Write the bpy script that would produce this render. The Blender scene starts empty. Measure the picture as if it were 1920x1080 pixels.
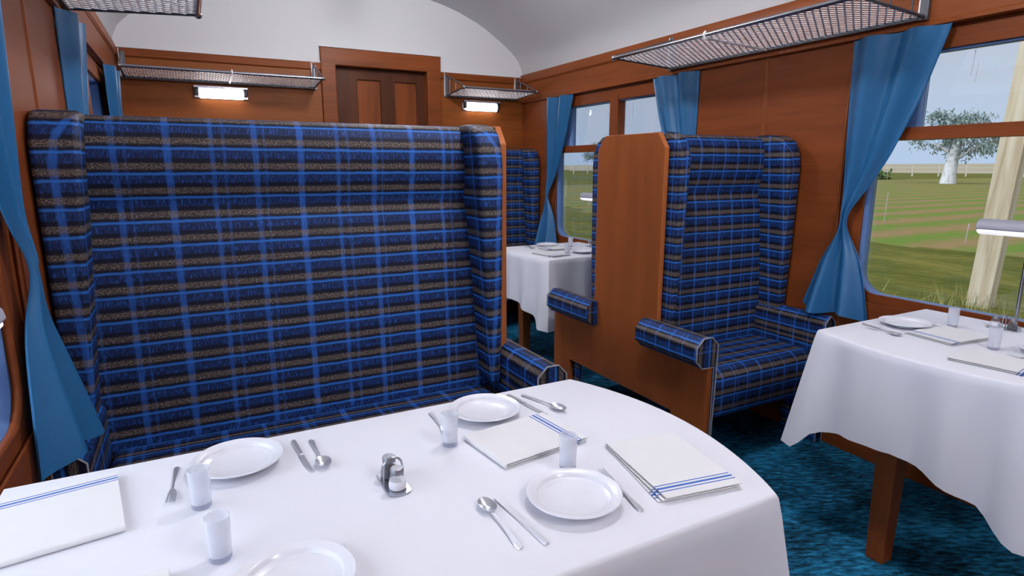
import bpy, bmesh, math, random
from mathutils import Vector, Matrix
random.seed(7)
S = bpy.context.scene
COL = S.collection
PI = math.pi
XL, XR, YE, YB = -0.335, 2.40, 4.35, -2.6      # side walls, end wall, back wall
XC = (XL + XR) / 2
ZS, ZA = 1.905, 2.43                            # ceiling spring / apex
TT = 0.689                                      # table top height
GZ = -1.0                                       # ground outside

# ------------------------------------------------------------------ nodes
class NT:
    def __init__(s, name):
        s.mat = bpy.data.materials.new(name); s.mat.use_nodes = True
        s.t = s.mat.node_tree; s.t.nodes.clear()
        s.out = s.t.nodes.new('ShaderNodeOutputMaterial')
    def n(s, typ, **kw):
        d = s.t.nodes.new(typ)
        for k, v in kw.items(): setattr(d, k, v)
        return d
    def put(s, sock, v):
        if isinstance(v, bpy.types.NodeSocket): s.t.links.new(v, sock)
        elif v is not None: sock.default_value = v
    def m(s, op, a, b=None, c=None, clamp=False):
        d = s.n('ShaderNodeMath', operation=op, use_clamp=clamp)
        s.put(d.inputs[0], a)
        if b is not None: s.put(d.inputs[1], b)
        if c is not None: s.put(d.inputs[2], c)
        return d.outputs[0]
    def noise(s, vec, scale, detail=3, rough=.5, dist=0.):
        d = s.n('ShaderNodeTexNoise'); s.put(d.inputs['Vector'], vec)
        d.inputs['Scale'].default_value = scale; d.inputs['Detail'].default_value = detail
        d.inputs['Roughness'].default_value = rough; d.inputs['Distortion'].default_value = dist
        return d.outputs[0]
    def mapv(s, vec, scale=(1, 1, 1), loc=(0, 0, 0), rot=(0, 0, 0)):
        d = s.n('ShaderNodeMapping'); s.put(d.inputs[0], vec)
        d.inputs['Location'].default_value = loc; d.inputs['Rotation'].default_value = rot
        d.inputs['Scale'].default_value = scale
        return d.outputs[0]
    def ramp(s, f, stops):
        d = s.n('ShaderNodeValToRGB'); s.put(d.inputs[0], f)
        e = d.color_ramp.elements
        while len(e) < len(stops): e.new(.5)
        for i, (p, c) in enumerate(stops):
            e[i].position = p; e[i].color = (*c, 1)
        return d.outputs[0]
    def mix(s, f, a, b):
        d = s.n('ShaderNodeMix', data_type='RGBA'); s.put(d.inputs[0], f)
        s.put(d.inputs[6], a if isinstance(a, bpy.types.NodeSocket) else (*a, 1))
        s.put(d.inputs[7], b if isinstance(b, bpy.types.NodeSocket) else (*b, 1))
        return d.outputs[2]
    def sep(s, vec):
        d = s.n('ShaderNodeSeparateXYZ'); s.put(d.inputs[0], vec); return d.outputs
    def comb(s, x, y, z=0.):
        d = s.n('ShaderNodeCombineXYZ')
        for i, v in enumerate((x, y, z)): s.put(d.inputs[i], v)
        return d.outputs[0]
    def bump(s, h, st, dist=.002):
        d = s.n('ShaderNodeBump'); s.put(d.inputs['Height'], h)
        d.inputs['Strength'].default_value = st; d.inputs['Distance'].default_value = dist
        return d.outputs[0]
    def bsdf(s, col, rough=.5, metal=0., normal=None, spec=.5, sheen=0., **kw):
        d = s.n('ShaderNodeBsdfPrincipled')
        s.put(d.inputs['Base Color'], col if isinstance(col, bpy.types.NodeSocket) else (*col, 1))
        s.put(d.inputs['Roughness'], rough); d.inputs['Metallic'].default_value = metal
        d.inputs['Specular IOR Level'].default_value = spec
        if sheen: d.inputs['Sheen Weight'].default_value = sheen
        for k, v in kw.items(): s.put(d.inputs[k], v)
        if normal is not None: s.put(d.inputs['Normal'], normal)
        s.t.links.new(d.outputs[0], s.out.inputs[0])
        return d
    def obj(s): return s.n('ShaderNodeTexCoord').outputs['Object']
    def uv(s): return s.n('ShaderNodeTexCoord').outputs['UV']

def simple(name, col, rough=.5, metal=0., spec=.5, **kw):
    t = NT(name)
    nz = t.noise(t.obj(), 60, 2)
    c = t.mix(t.m('MULTIPLY', nz, .25), col, tuple(x * .82 for x in col))
    t.bsdf(c, rough, metal, spec=spec, **kw)
    return t.mat

def wood(name, grain, base, rough=.42, var=1.0, spec=.18, offset=0.):
    t = NT(name)
    sc = {'x': (1.1, 9, 9), 'y': (9, 1.1, 9), 'z': (9, 9, 1.1)}[grain]
    v = t.mapv(t.obj(), sc, (offset, offset * .7, offset * 1.3))
    a = t.noise(v, 1.0, 5, .55, .35)
    sc2 = {'x': (4, 130, 130), 'y': (130, 4, 130), 'z': (130, 130, 4)}[grain]
    b = t.noise(t.mapv(t.obj(), sc2), 1.0, 3, .6)
    f = t.m('ADD', t.m('MULTIPLY', a, .72), t.m('MULTIPLY', b, .28))
    d = [x * (1 - .42 * var) for x in base]; l = [min(1, x * (1 + .38 * var)) for x in base]
    c = t.ramp(f, [(.30, tuple(d)), (.52, tuple(base)), (.75, tuple(l))])
    t.bsdf(c, t.m('ADD', t.m('MULTIPLY', b, .15), rough - .07), 0, t.bump(b, .12, .0008), spec)
    return t.mat

def plaid():
    t = NT('plaid_moquette')
    uv = t.uv(); s0 = t.sep(uv)
    wob = t.noise(uv, 22, 2)
    u = t.m('ADD', s0[0], t.m('MULTIPLY', t.m('SUBTRACT', wob, .5), .006))
    wob2 = t.noise(t.mapv(uv, (1, 1, 1), (3, 5, 0)), 26, 2)
    v = t.m('ADD', s0[1], t.m('MULTIPLY', t.m('SUBTRACT', wob2, .5), .005))
    P, Q = .068, .33
    tv = t.m('FRACT', t.m('DIVIDE', v, P)); tu = t.m('FRACT', t.m('DIVIDE', u, Q))
    def band(x, c, w, soft):
        d = t.m('ABSOLUTE', t.m('SUBTRACT', x, c))
        r = t.n('ShaderNodeMapRange', interpolation_type='SMOOTHSTEP')
        t.put(r.inputs[0], d); r.inputs[1].default_value = w / 2 + soft; r.inputs[2].default_value = max(w / 2 - soft, 0.)
        return r.outputs[0]
    dash = t.noise(t.comb(t.m('MULTIPLY', u, 260), t.m('MULTIPLY', v, 55)), 1, 2, .6)
    fine = t.noise(t.comb(t.m('MULTIPLY', u, 190), t.m('MULTIPLY', v, 300)), 1, 2, .6)
    slow = t.noise(t.comb(t.m('MULTIPLY', u, 7), t.m('MULTIPLY', v, 18)), 1, 2)
    hatch = t.ramp(dash, [(.36, (.003, .006, .026)), (.52, (.007, .027, .115)), (.68, (.024, .115, .44))])
    hatch = t.mix(t.m('MULTIPLY', slow, .7), hatch, (.006, .02, .10))
    tan = t.ramp(fine, [(.36, (.012, .010, .012)), (.50, (.105, .078, .062)), (.68, (.36, .28, .22))])
    tan = t.mix(t.m('MULTIPLY', slow, .55), tan, (.03, .026, .034))
    brt = t.mix(fine, (.010, .085, .38), (.04, .25, .82))
    c = t.mix(t.m('MULTIPLY', fine, .6), (.0025, .003, .012), (.006, .009, .042))
    c = t.mix(band(tv, .17, .31, .05), c, hatch)
    c = t.mix(band(tv, .705, .24, .05), c, tan)
    c = t.mix(t.m('MULTIPLY', band(tv, .405, .095, .045), .92), c, brt)
    lines = [(.06, .050, .85), (.375, .034, .70), (.465, .022, .45), (.70, .044, .8), (.775, .016, .4)]
    tot = None
    for p, w, st in lines:
        b = t.m('MULTIPLY', band(tu, p, w, .010), st)
        tot = b if tot is None else t.m('MAXIMUM', tot, b)
    streak = t.noise(t.comb(t.m('MULTIPLY', u, 300), t.m('MULTIPLY', v, 26)), 1, 3)
    tot = t.m('MULTIPLY', tot, t.m('ADD', t.m('MULTIPLY', streak, 1.0), t.m('SUBTRACT', slow, .42)), clamp=True)
    vc = t.mix(band(tv, .705, .27, .04), (.028, .17, .66), (.17, .19, .34))
    c = t.mix(t.m('MULTIPLY', tot, .85), c, vc)
    t.bsdf(c, .62, 0, t.bump(fine, .25, .001), .30)
    return t.mat

def carpet():
    t = NT('teal_carpet'); o = t.obj()
    r = t.mapv(o, (1, 1, 1), rot=(0, 0, .45))
    a = t.noise(t.mapv(r, (22, 75, 1)), 1, 3, .65, .4)
    b = t.noise(r, 3.2, 2, .5, .6)
    f = t.m('ADD', t.m('MULTIPLY', a, .68), t.m('MULTIPLY', b, .42))
    c = t.ramp(f, [(.42, (.002, .014, .028)), (.53, (.006, .075, .14)), (.63, (.016, .19, .36)), (.76, (.04, .38, .68))])
    t.bsdf(c, .85, 0, t.bump(a, .5, .004), .15)
    return t.mat

def cloth(name, col, weave=900, rough=.8):
    t = NT(name); uv = t.obj()
    w = t.noise(uv, weave * .25, 2, .6)
    s = t.noise(uv, 9, 2)
    c = t.mix(t.m('MULTIPLY', s, .22), col, tuple(x * .93 for x in col))
    t.bsdf(c, rough, 0, t.bump(w, .12, .0006), .2)
    return t.mat

def napkin_mat():
    t = NT('napkin_linen'); s = t.sep(t.uv())      # uv: u from the open end (m), v across
    o = t.uv()
    w = t.noise(t.mapv(o, (1, 1, 1)), 700, 2, .6)
    cr = t.noise(o, 26, 2)
    c = t.mix(t.m('MULTIPLY', cr, .35), (.755, .75, .76), (.65, .645, .65))
    def ln(x0, x1):
        return t.m('MULTIPLY', t.m('GREATER_THAN', s[0], x0), t.m('LESS_THAN', s[0], x1))
    k = t.m('ADD', t.m('ADD', ln(.0165, .0192), ln(.0235, .0290)), ln(.0333, .0360), clamp=True)
    c = t.mix(k, c, (.075, .16, .47))
    t.bsdf(c, .85, 0, t.bump(w, .35, .001), .2)
    return t.mat

def curtain_mat():
    t = NT('blue_satin_curtain'); o = t.obj()
    n = t.noise(t.mapv(o, (300, 300, 60)), 1, 2)
    c = t.mix(n, (.017, .115, .275), (.023, .15, .34))
    t.bsdf(c, .36, 0, t.bump(n, .06, .0006), .45)
    return t.mat

def emit(name, col, st, base=None):
    t = NT(name)
    d = t.bsdf(base or col, .4); d.inputs['Emission Color'].default_value = (*col, 1)
    d.inputs['Emission Strength'].default_value = st
    return t.mat

def glass_pane_mat():
    t = NT('window_glass')
    tr = t.n('ShaderNodeBsdfTransparent'); tr.inputs[0].default_value = (.96, .97, .98, 1)
    gl = t.n('ShaderNodeBsdfGlossy'); gl.inputs['Roughness'].default_value = .03
    gl.inputs[0].default_value = (.8, .9, 1, 1)
    fr = t.n('ShaderNodeFresnel'); fr.inputs[0].default_value = 1.45
    f = t.m('MINIMUM', fr.outputs[0], .35)
    mx = t.n('ShaderNodeMixShader'); t.put(mx.inputs[0], f)
    t.t.links.new(tr.outputs[0], mx.inputs[1]); t.t.links.new(gl.outputs[0], mx.inputs[2])
    t.t.links.new(mx.outputs[0], t.out.inputs[0])
    return t.mat

def tumbler_mat(name, frost, tint):
    t = NT(name)
    tr = t.n('ShaderNodeBsdfTransparent'); tr.inputs[0].default_value = (*tint, 1)
    d = t.n('ShaderNodeBsdfPrincipled')
    nz = t.noise(t.obj(), 35, 2)
    t.put(d.inputs['Base Color'], t.mix(nz, (.86, .87, .92), (.78, .79, .85)))
    d.inputs['Roughness'].default_value = .18
    lw = t.n('ShaderNodeLayerWeight'); lw.inputs[0].default_value = .35
    f = t.m('ADD', t.m('MULTIPLY', lw.outputs['Facing'], .30), frost, clamp=True)
    mx = t.n('ShaderNodeMixShader'); t.put(mx.inputs[0], f)
    t.t.links.new(tr.outputs[0], mx.inputs[1]); t.t.links.new(d.outputs[0], mx.inputs[2])
    t.t.links.new(mx.outputs[0], t.out.inputs[0])
    return t.mat

WB = (.190, .050, .0145)
M = dict(
    wall=wood('wall_veneer', 'y', (.215, .052, .0125), .45, .75),
    wallh=wood('end_wall_veneer', 'x', (.275, .078, .0165), .42, .8),
    trim=wood('moulding_wood', 'y', (.235, .060, .0140), .40),
    trimx=wood('cross_moulding_wood', 'x', (.235, .060, .0140), .40),
    trimz=wood('upright_moulding_wood', 'z', (.235, .060, .0140), .40),
    dark=wood('door_wood', 'z', (.105, .029, .010), .45),
    panel=wood('seat_end_wood', 'z', (.285, .076, .0185), .42, .6),
    edge=wood('seat_edge_wood', 'z', (.42, .125, .036), .42, .5),
    leg=wood('table_leg_wood', 'z', (.30, .080, .021), .42),
    plaid=plaid(), carpet=carpet(), cloth=cloth('white_tablecloth', (.74, .74, .80)),
    napkin=napkin_mat(), curtain=curtain_mat(), pane=glass_pane_mat(),
    ceil=cloth('ceiling_paint', (.62, .615, .63), 300, .9), tymp=cloth('end_panel_paint', (.74, .73, .74), 300, .85),
    china=simple('white_china', (.76, .76, .82), .22), steel=simple('steel', (.66, .67, .72), .30, .75),
    chrome=simple('chrome', (.45, .46, .51), .25, 1.), cap=simple('shaker_cap_metal', (.24, .24, .27), .38, .8), grey=simple('grey_painted_metal', (.14, .145, .165), .4, .6),
    net=simple('white_net_wire', (.92, .90, .90), .5), blue=simple('blue_coach_paint', (.115, .215, .47), .5),
    piping=simple('grey_piping', (.30, .28, .28), .7), black=simple('black_plastic', (.01, .01, .012), .4),
    shade=simple('grey_lamp_metal', (.36, .36, .42), .45), salt=simple('salt', (.86, .85, .86), .7), pepper=simple('pepper', (.05, .045, .045), .8),
    tube=emit('lit_tube', (1, .97, 1.), 7.), glow=emit('lit_diffuser', (.92, .92, 1.), .5, (.8, .8, .85)),
    fill_glow=emit('fill_globe_glow', (.95, .955, 1.), 80.),  # glow of the unseen globes added as fill light
    tumbler=tumbler_mat('tumbler_glass', .30, (.965, .97, .985)), base=tumbler_mat('tumbler_base_glass', .12, (.74, .75, .82)),
    shaker=tumbler_mat('shaker_glass', .05, (.93, .93, .96)),
)

# ------------------------------------------------------------------ objects
def obj(name, me, mat=None, parent=None, loc=(0, 0, 0), rot=(0, 0, 0), smooth=None, bevel=None):
    if isinstance(me, bmesh.types.BMesh):
        bm = me; me = bpy.data.meshes.new(name); bm.to_mesh(me); bm.free()
    if mat is not None: me.materials.append(mat)
    if smooth is not None:
        me.shade_smooth(); me.set_sharp_from_angle(angle=math.radians(smooth))
    o = bpy.data.objects.new(name, me); COL.objects.link(o)
    o.location = loc; o.rotation_euler = rot
    if parent: o.parent = parent
    if bevel:
        b = o.modifiers.new('bevel', 'BEVEL'); b.width = bevel[0]; b.segments = bevel[1]
        b.limit_method = 'ANGLE'; b.angle_limit = math.radians(35)
    return o
def tag(o, label, cat, group=None):
    o['label'] = label; o['category'] = cat
    if group: o['group'] = group
    return o
def thing(name, label, cat, loc=(0, 0, 0), rz=0., group=None):
    o = bpy.data.objects.new(name, None); COL.objects.link(o); o.empty_display_size = .05
    o.location = loc; o.rotation_euler = (0, 0, rz)
    return tag(o, label, cat, group)
def struct(o): o['kind'] = 'structure'; return o
def copy_tree(o, parent=None):
    c = o.copy(); COL.objects.link(c)
    if parent: c.parent = parent
    for ch in [x for x in COL.objects if x.parent == o]: copy_tree(ch, c)
    return c
def dup(o, loc, rz, label):
    c = copy_tree(o); c.location = loc; c.rotation_euler = (0, 0, rz); c['label'] = label; return c

# ------------------------------------------------------------------ mesh helpers
def box(bm, x0, x1, y0, y1, z0, z1):
    v = [bm.verts.new((x, y, z)) for x in (x0, x1) for y in (y0, y1) for z in (z0, z1)]
    for f in ((0, 1, 3, 2), (4, 6, 7, 5), (0, 4, 5, 1), (2, 3, 7, 6), (0, 2, 6, 4), (1, 5, 7, 3)): bm.faces.new([v[i] for i in f])
    return bm
def B(*a): return box(bmesh.new(), *a)
def tube(bm, pts, r, seg=8, closed=False):
    pts = [Vector(p) for p in pts]; n = len(pts); rings = []
    rr = r if isinstance(r, (list, tuple)) else [r] * n
    up = Vector((0, 0, 1))
    prev = None
    for i, p in enumerate(pts):
        a = pts[i - 1] if (i > 0 or closed) else p
        b = pts[(i + 1) % n] if (i < n - 1 or closed) else p
        d = (b - a).normalized()
        if prev is None:
            s = d.cross(up)
            if s.length < .05: s = d.cross(Vector((1, 0, 0)))
        else:
            s = prev - d * prev.dot(d)
        s.normalize(); prev = s
        t = d.cross(s)
        rings.append([bm.verts.new(p + rr[i] * (math.cos(k * 2 * PI / seg) * s + math.sin(k * 2 * PI / seg) * t)) for k in range(seg)])
    for i in range(n if closed else n - 1):
        A, C = rings[i], rings[(i + 1) % n]
        for k in range(seg): bm.faces.new((A[k], A[(k + 1) % seg], C[(k + 1) % seg], C[k]))
    if not closed:
        bm.faces.new(rings[0][::-1]); bm.faces.new(rings[-1])
    return bm
def lathe(bm, prof, seg=28, cx=0, cy=0):
    rings = []
    for r, z in prof:
        if r < 1e-6: rings.append([bm.verts.new((cx, cy, z))])
        else: rings.append([bm.verts.new((cx + r * math.cos(k * 2 * PI / seg), cy + r * math.sin(k * 2 * PI / seg), z)) for k in range(seg)])
    for A, C in zip(rings, rings[1:]):
        for k in range(seg):
            a, b = A[k % len(A)], A[(k + 1) % len(A)]; c, d = C[(k + 1) % len(C)], C[k % len(C)]
            vs = []
            for q in (a, b, c, d):
                if q not in vs: vs.append(q)
            if len(vs) > 2: bm.faces.new(vs)
    bmesh.ops.recalc_face_normals(bm, faces=bm.faces)
    return bm
AX = {'x': lambda s, p, q: (s, p, q), 'y': lambda s, p, q: (p, s, q), 'z': lambda s, p, q: (p, q, s)}
def prism(prof, axis, a, b, nseg=1, vary=None, capuv=None, uoff=0., voff=0.):
    """closed profile swept along an axis; uv in metres: u along, v round the profile"""
    bm = bmesh.new(); uvl = bm.loops.layers.uv.new('UVMap'); n = len(prof)
    arc = [0.]
    for i in range(n):
        p, q = prof[i], prof[(i + 1) % n]; arc.append(arc[-1] + math.hypot(q[0] - p[0], q[1] - p[1]))
    rings = []
    for j in range(nseg + 1):
        s = a + (b - a) * j / nseg; ring = []
        for (p, q) in prof:
            ss, pp, qq = (s, p, q) if vary is None else vary(s, p, q, j / nseg)
            ring.append(bm.verts.new(AX[axis](ss, pp, qq)))
        rings.append(ring)
    for j in range(nseg):
        s0 = a + (b - a) * j / nseg; s1 = a + (b - a) * (j + 1) / nseg
        for i in range(n):
            k = (i + 1) % n
            f = bm.faces.new((rings[j][i], rings[j][k], rings[j + 1][k], rings[j + 1][i]))
            for lp, uv in zip(f.loops, ((s0, arc[i]), (s0, arc[i + 1]), (s1, arc[i + 1]), (s1, arc[i]))): lp[uvl].uv = (uv[0] + uoff, uv[1] + voff)
    for ring, rev in ((rings[0], True), (rings[-1], False)):
        f = bm.faces.new(ring[::-1] if rev else ring)
        pr = prof[::-1] if rev else prof
        for lp, (p, q) in zip(f.loops, pr): lp[uvl].uv = (p, q) if capuv is None else capuv(p, q)
    bmesh.ops.recalc_face_normals(bm, faces=bm.faces)
    return bm
def mirror_y(bm, yc):
    for v in bm.verts: v.co.y = 2 * yc - v.co.y
    bmesh.ops.reverse_faces(bm, faces=bm.faces)
    return bm
def rrect(u0, u1, v0, v1, r=0., top=True, seg=6):
    """rounded rectangle, r on the lower corners (and the upper ones when top)"""
    def arc(cx, cy, a0, rad):
        if rad <= 0: return [(cx, cy)]
        return [(cx + rad * math.cos(a0 + PI / 2 * k / seg), cy + rad * math.sin(a0 + PI / 2 * k / seg)) for k in range(seg + 1)]
    rt = r if top else 0.
    return arc(u0 + r, v0 + r, PI, r) + arc(u1 - r, v0 + r, 1.5 * PI, r) + arc(u1 - rt, v1 - rt, 0, rt) + arc(u0 + rt, v1 - rt, PI / 2, rt)
def plate(outer, holes, plane, w0, w1):
    """flat board with holes; plane 'yz' (w is x) or 'xz' (w is y)"""
    cu = bpy.data.curves.new('tmp', 'CURVE'); cu.dimensions = '2D'; cu.fill_mode = 'BOTH'; cu.extrude = (w1 - w0) / 2
    for poly in [outer] + holes:
        sp = cu.splines.new('POLY'); sp.points.add(len(poly) - 1); sp.use_cyclic_u = True
        for pt, (u, v) in zip(sp.points, poly): pt.co = (u, v, 0, 1)
    o = bpy.data.objects.new('tmp', cu); COL.objects.link(o)
    me = bpy.data.meshes.new_from_object(o.evaluated_get(bpy.context.evaluated_depsgraph_get()))
    bpy.data.objects.remove(o); bpy.data.curves.remove(cu)
    bm = bmesh.new(); bm.from_mesh(me); bpy.data.meshes.remove(me)
    bmesh.ops.remove_doubles(bm, verts=bm.verts, dist=1e-5)
    c = (w0 + w1) / 2
    for v in bm.verts:
        u, q, w = v.co
        v.co = (c + w, u, q) if plane == 'yz' else (u, c + w, q)
    bmesh.ops.recalc_face_normals(bm, faces=bm.faces)
    return bm
def rect(u0, u1, v0, v1): return [(u0, v0), (u1, v0), (u1, v1), (u0, v1)]

# ------------------------------------------------------------------ room shell
struct(obj('floor', B(XL - .05, XR + .05, YB, YE + .4, -.06, 0), M['carpet']))
hw = (XR - XL) / 2
half = [(0, ZS), (.012, 1.945), (.036, 2.000), (.065, 2.035), (.105, 2.072), (.16, 2.115), (.233, 2.162), (.31, 2.212), (.40, 2.258), (.539, 2.315), (.66, 2.35), (.80, 2.381), (1.0, 2.41), (1.2, 2.426), (hw, ZA)]
arch = [(XL + d, z) for d, z in half] + [(XR - d, z) for d, z in half[:-1][::-1]]
ring = arch + [(x + (.05 if x > XC else -.05) * (1 if abs(x - XC) > 1 else abs(x - XC)), z + .05) for x, z in arch[::-1]]
cm = prism(ring, 'y', YB, YE + .3, 1)
struct(obj('ceiling', cm, M['ceil'], smooth=40))
tp = arch + [(XR, 1.885), (1.69, 1.885), (1.69, 1.97), (.855, 1.97), (.855, 1.885), (XL, 1.885)]
struct(obj('wall_end_upper', prism([(p, q) for p, q in tp], 'y', YE, YE + .04), M['tymp']))
DX0, DX1, DZ = .942, 1.596, 1.876
ew = [(XL, 0), (DX0, 0), (DX0, DZ), (DX1, DZ), (DX1, 0), (XR, 0), (XR, 1.885), (XL, 1.885)]
struct(obj('wall_end', prism(ew, 'y', YE, YE + .05), M['wallh']))
struct(obj('wall_back', B(XL, XR, YB - .05, YB, 0, 2.5), M['wallh']))
# windows and side walls
WC = (-1.53, .833, 3.194)
recess = [rect(c - .763, c + .763, .655, 1.692) for c in WC]
nwin = 0
for side, sx in (('right', 1), ('left', -1)):
    w0 = XR if sx > 0 else XL
    X = lambda d: w0 + sx * d
    rd = .018 if sx > 0 else .011
    span = lambda a, b: (min(X(a), X(b)), max(X(a), X(b)))
    struct(obj('wall_' + side, plate(rect(YB, YE, 0, ZS), recess, 'yz', *span(0, rd)), M['wall']))
    for i, c in enumerate(WC):
        nwin += 1
        w = thing('window_%d' % nwin, '', '', (0, 0, 0)); del w['label'], w['category']; struct(w)
        up = [rect(c + .026, c + .60, 1.345, 1.614), rect(c - .60, c - .057, 1.345, 1.614)]
        lo = rrect(c - .668, c + .668, .690, 1.302, .09, False)
        obj('window_surround', plate(rect(c - .80, c + .80, .60, 1.75), [lo] + up, 'yz', *span(rd, .028)), M['wall'], w)
        lo2 = rrect(c - .660, c + .660, .687, 1.302, .09, False)
        up2 = [rect(c + .024, c + .508, 1.345, 1.608), rect(c - .538, c - .045, 1.345, 1.608)]
        obj('outer_frame', plate(rect(c - .85, c + .85, .55, 1.80), [lo2] + up2, 'yz', *span(.0285, .082 if sx > 0 else .14)), M['blue'], w)
        pz0 = .066 if sx > 0 else .122
        bz = bmesh.new(); box(bz, *span(.012, .075), c - .70, c + .70, 1.300, 1.346); obj('transom_bar', bz, M['wall'], w)
        bz = bmesh.new(); box(bz, *span(.014, .075), c - .056, c + .025, 1.346, 1.64); obj('mullion', bz, M['wall'], w)
        obj('glass_pane', B(*span(pz0, pz0 + .004), c - .658, c + .658, .69, 1.301), M['pane'], w)
        obj('vent_pane', B(*span(pz0, pz0 + .004), c + .026, c + .505, 1.347, 1.607), M['pane'], w)
        obj('vent_pane', B(*span(pz0, pz0 + .004), c - .535, c - .057, 1.347, 1.607), M['pane'], w)
        if sx > 0 and i > 0:
            rb = bmesh.new()
            for (dy, z1, ln) in ((.36, 1.60, .09), (.345, 1.56, .07), (.10, 1.60, .05), (-.15, 1.58, .08), (.52, 1.60, .06), (.60, 1.10, .12), (.30, 1.00, .07), (-.3, 1.2, .1)):
                tube(rb, [(X(.063), c + dy, z1), (X(.063), c + dy + .004, z1 - ln)], .0011, 5)
            obj('rain_streak', rb, M['china'], w)['kind'] = 'stuff'
    # mouldings
    k = 0
    def mould(prof):
        bm = prism([(X(-d), z) for d, z in prof], 'y', YB, YE)
        return obj('trim_%d' % (len([o for o in COL.objects if o.name.startswith('trim_')]) + 1), bm, M['trim'], smooth=30)
    struct(mould([(0, 1.905), (.016, 1.905), (.022, 1.893), (.022, 1.848), (.012, 1.836), (0, 1.836)]))
    struct(mould([(0, 1.836), (.010, 1.836), (.010, 1.712), (.017, 1.706), (.017, 1.694), (.009, 1.690), (0, 1.690)]))
    for y in (-.35, 2.012):
        b = prism([(X(0), y - .012), (X(-.004), y - .008), (X(-.005), y + .004), (X(0), y + .012)], 'z', .07, 1.69)
        struct(obj('trim_%d' % (len([o for o in COL.objects if o.name.startswith('trim_')]) + 1), b, M['trimz']))
    for c in WC:
        for yy, e in ((c - .763, -1), (c + .763, 1)):
            b = prism([(X(0), yy), (X(-.004), yy), (X(-.004), yy + e * .006), (X(0), yy + e * .012)], 'z', .655, 1.69)
            struct(obj('trim_%d' % (len([o for o in COL.objects if o.name.startswith('trim_')]) + 1), b, M['trimz']))
    b = prism([(X(0), 0), (X(-.018), 0), (X(-.018), .062), (X(-.010), .072), (X(0), .072)], 'y', YB, YE)
    struct(obj('baseboard_' + side, b, M['trim']))
# end wall mouldings
def emould(x0, x1, prof, m='trimx'):
    b = prism([(YE - d, z) for d, z in prof], 'x', x0, x1)
    return struct(obj('trim_%d' % (len([o for o in COL.objects if o.name.startswith('trim_')]) + 1), b, M[m]))
for x0, x1 in ((XL, .845), (1.70, XR)):
    emould(x0, x1, [(0, 1.884), (.014, 1.884), (.017, 1.876), (.014, 1.842), (.004, 1.835), (0, 1.835)])
    emould(x0, x1, [(0, 1.892), (.016, 1.892), (.016, 1.885), (0, 1.885)], 'tymp')
# door in the end wall
door = thing('door_1', '', ''); del door['label'], door['category']; struct(door)
fr = prism([(.843, 0), (DX0, 0), (DX0, DZ), (DX1, DZ), (DX1, 0), (1.702, 0), (1.702, 1.988), (.843, 1.988)], 'y', YE - .022, YE + .001)
obj('door_frame', fr, M['trimx'], door, bevel=(.006, 2))
obj('door_frame_lip', B(.840, 1.705, YE - .026, YE, 1.988, 1.994), M['tymp'], door)
obj('door_jamb', B(DX0 - .03, 1.004, YE + .050, YE + .0645, 0, DZ + .04), M['dark'], door)
leaf = plate(rect(1.0, DX1 + .06, 0.0, DZ + .05), [rect(1.100, 1.264, .95, 1.80), rect(1.370, 1.535, .95, 1.80), rect(1.10, 1.264, .15, .80), rect(1.37, 1.535, .15, .80)], 'xz', YE + .050, YE + .075)
obj('door_leaf', leaf, M['dark'], door, bevel=(.005, 2))
obj('door_panel', B(.93, DX1 + .06, YE + .066, YE + .08, 0, DZ + .05), M['trimz'], door)

# ------------------------------------------------------------------ wall lamps
def wall_lamp(x, label):
    t = thing('wall_lamp', label, 'lamp', (x, YE, 1.655), PI, 'tube lamps on the end wall')
    obj('back_plate', B(-.155, .155, 0, .012, -.028, .030), M['chrome'], t, bevel=(.004, 2))
    obj('cover', B(-.155, .155, .012, .04, .018, .030), M['chrome'], t, bevel=(.003, 2))
    for s in (-1, 1): obj('end_cap', B(min(s * .128, s * .152), max(s * .128, s * .152), .010, .034, -.014, .018), M['black'], t, bevel=(.004, 2))
    pr = [(.012, .016), (.012, -.026), (.030, -.029), (.044, -.018), (.047, 0), (.042, .015)]
    obj('tube', prism(pr, 'x', -.125, .125), M['tube'], t, smooth=40, bevel=(.004, 2))
    t.scale = (1, 1, 1.3)
    return t
wall_lamp(.224, 'lit tube lamp on the end wall under the long luggage rack')
wall_lamp(2.030, 'lit tube lamp on the end wall under the short luggage rack')

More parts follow.
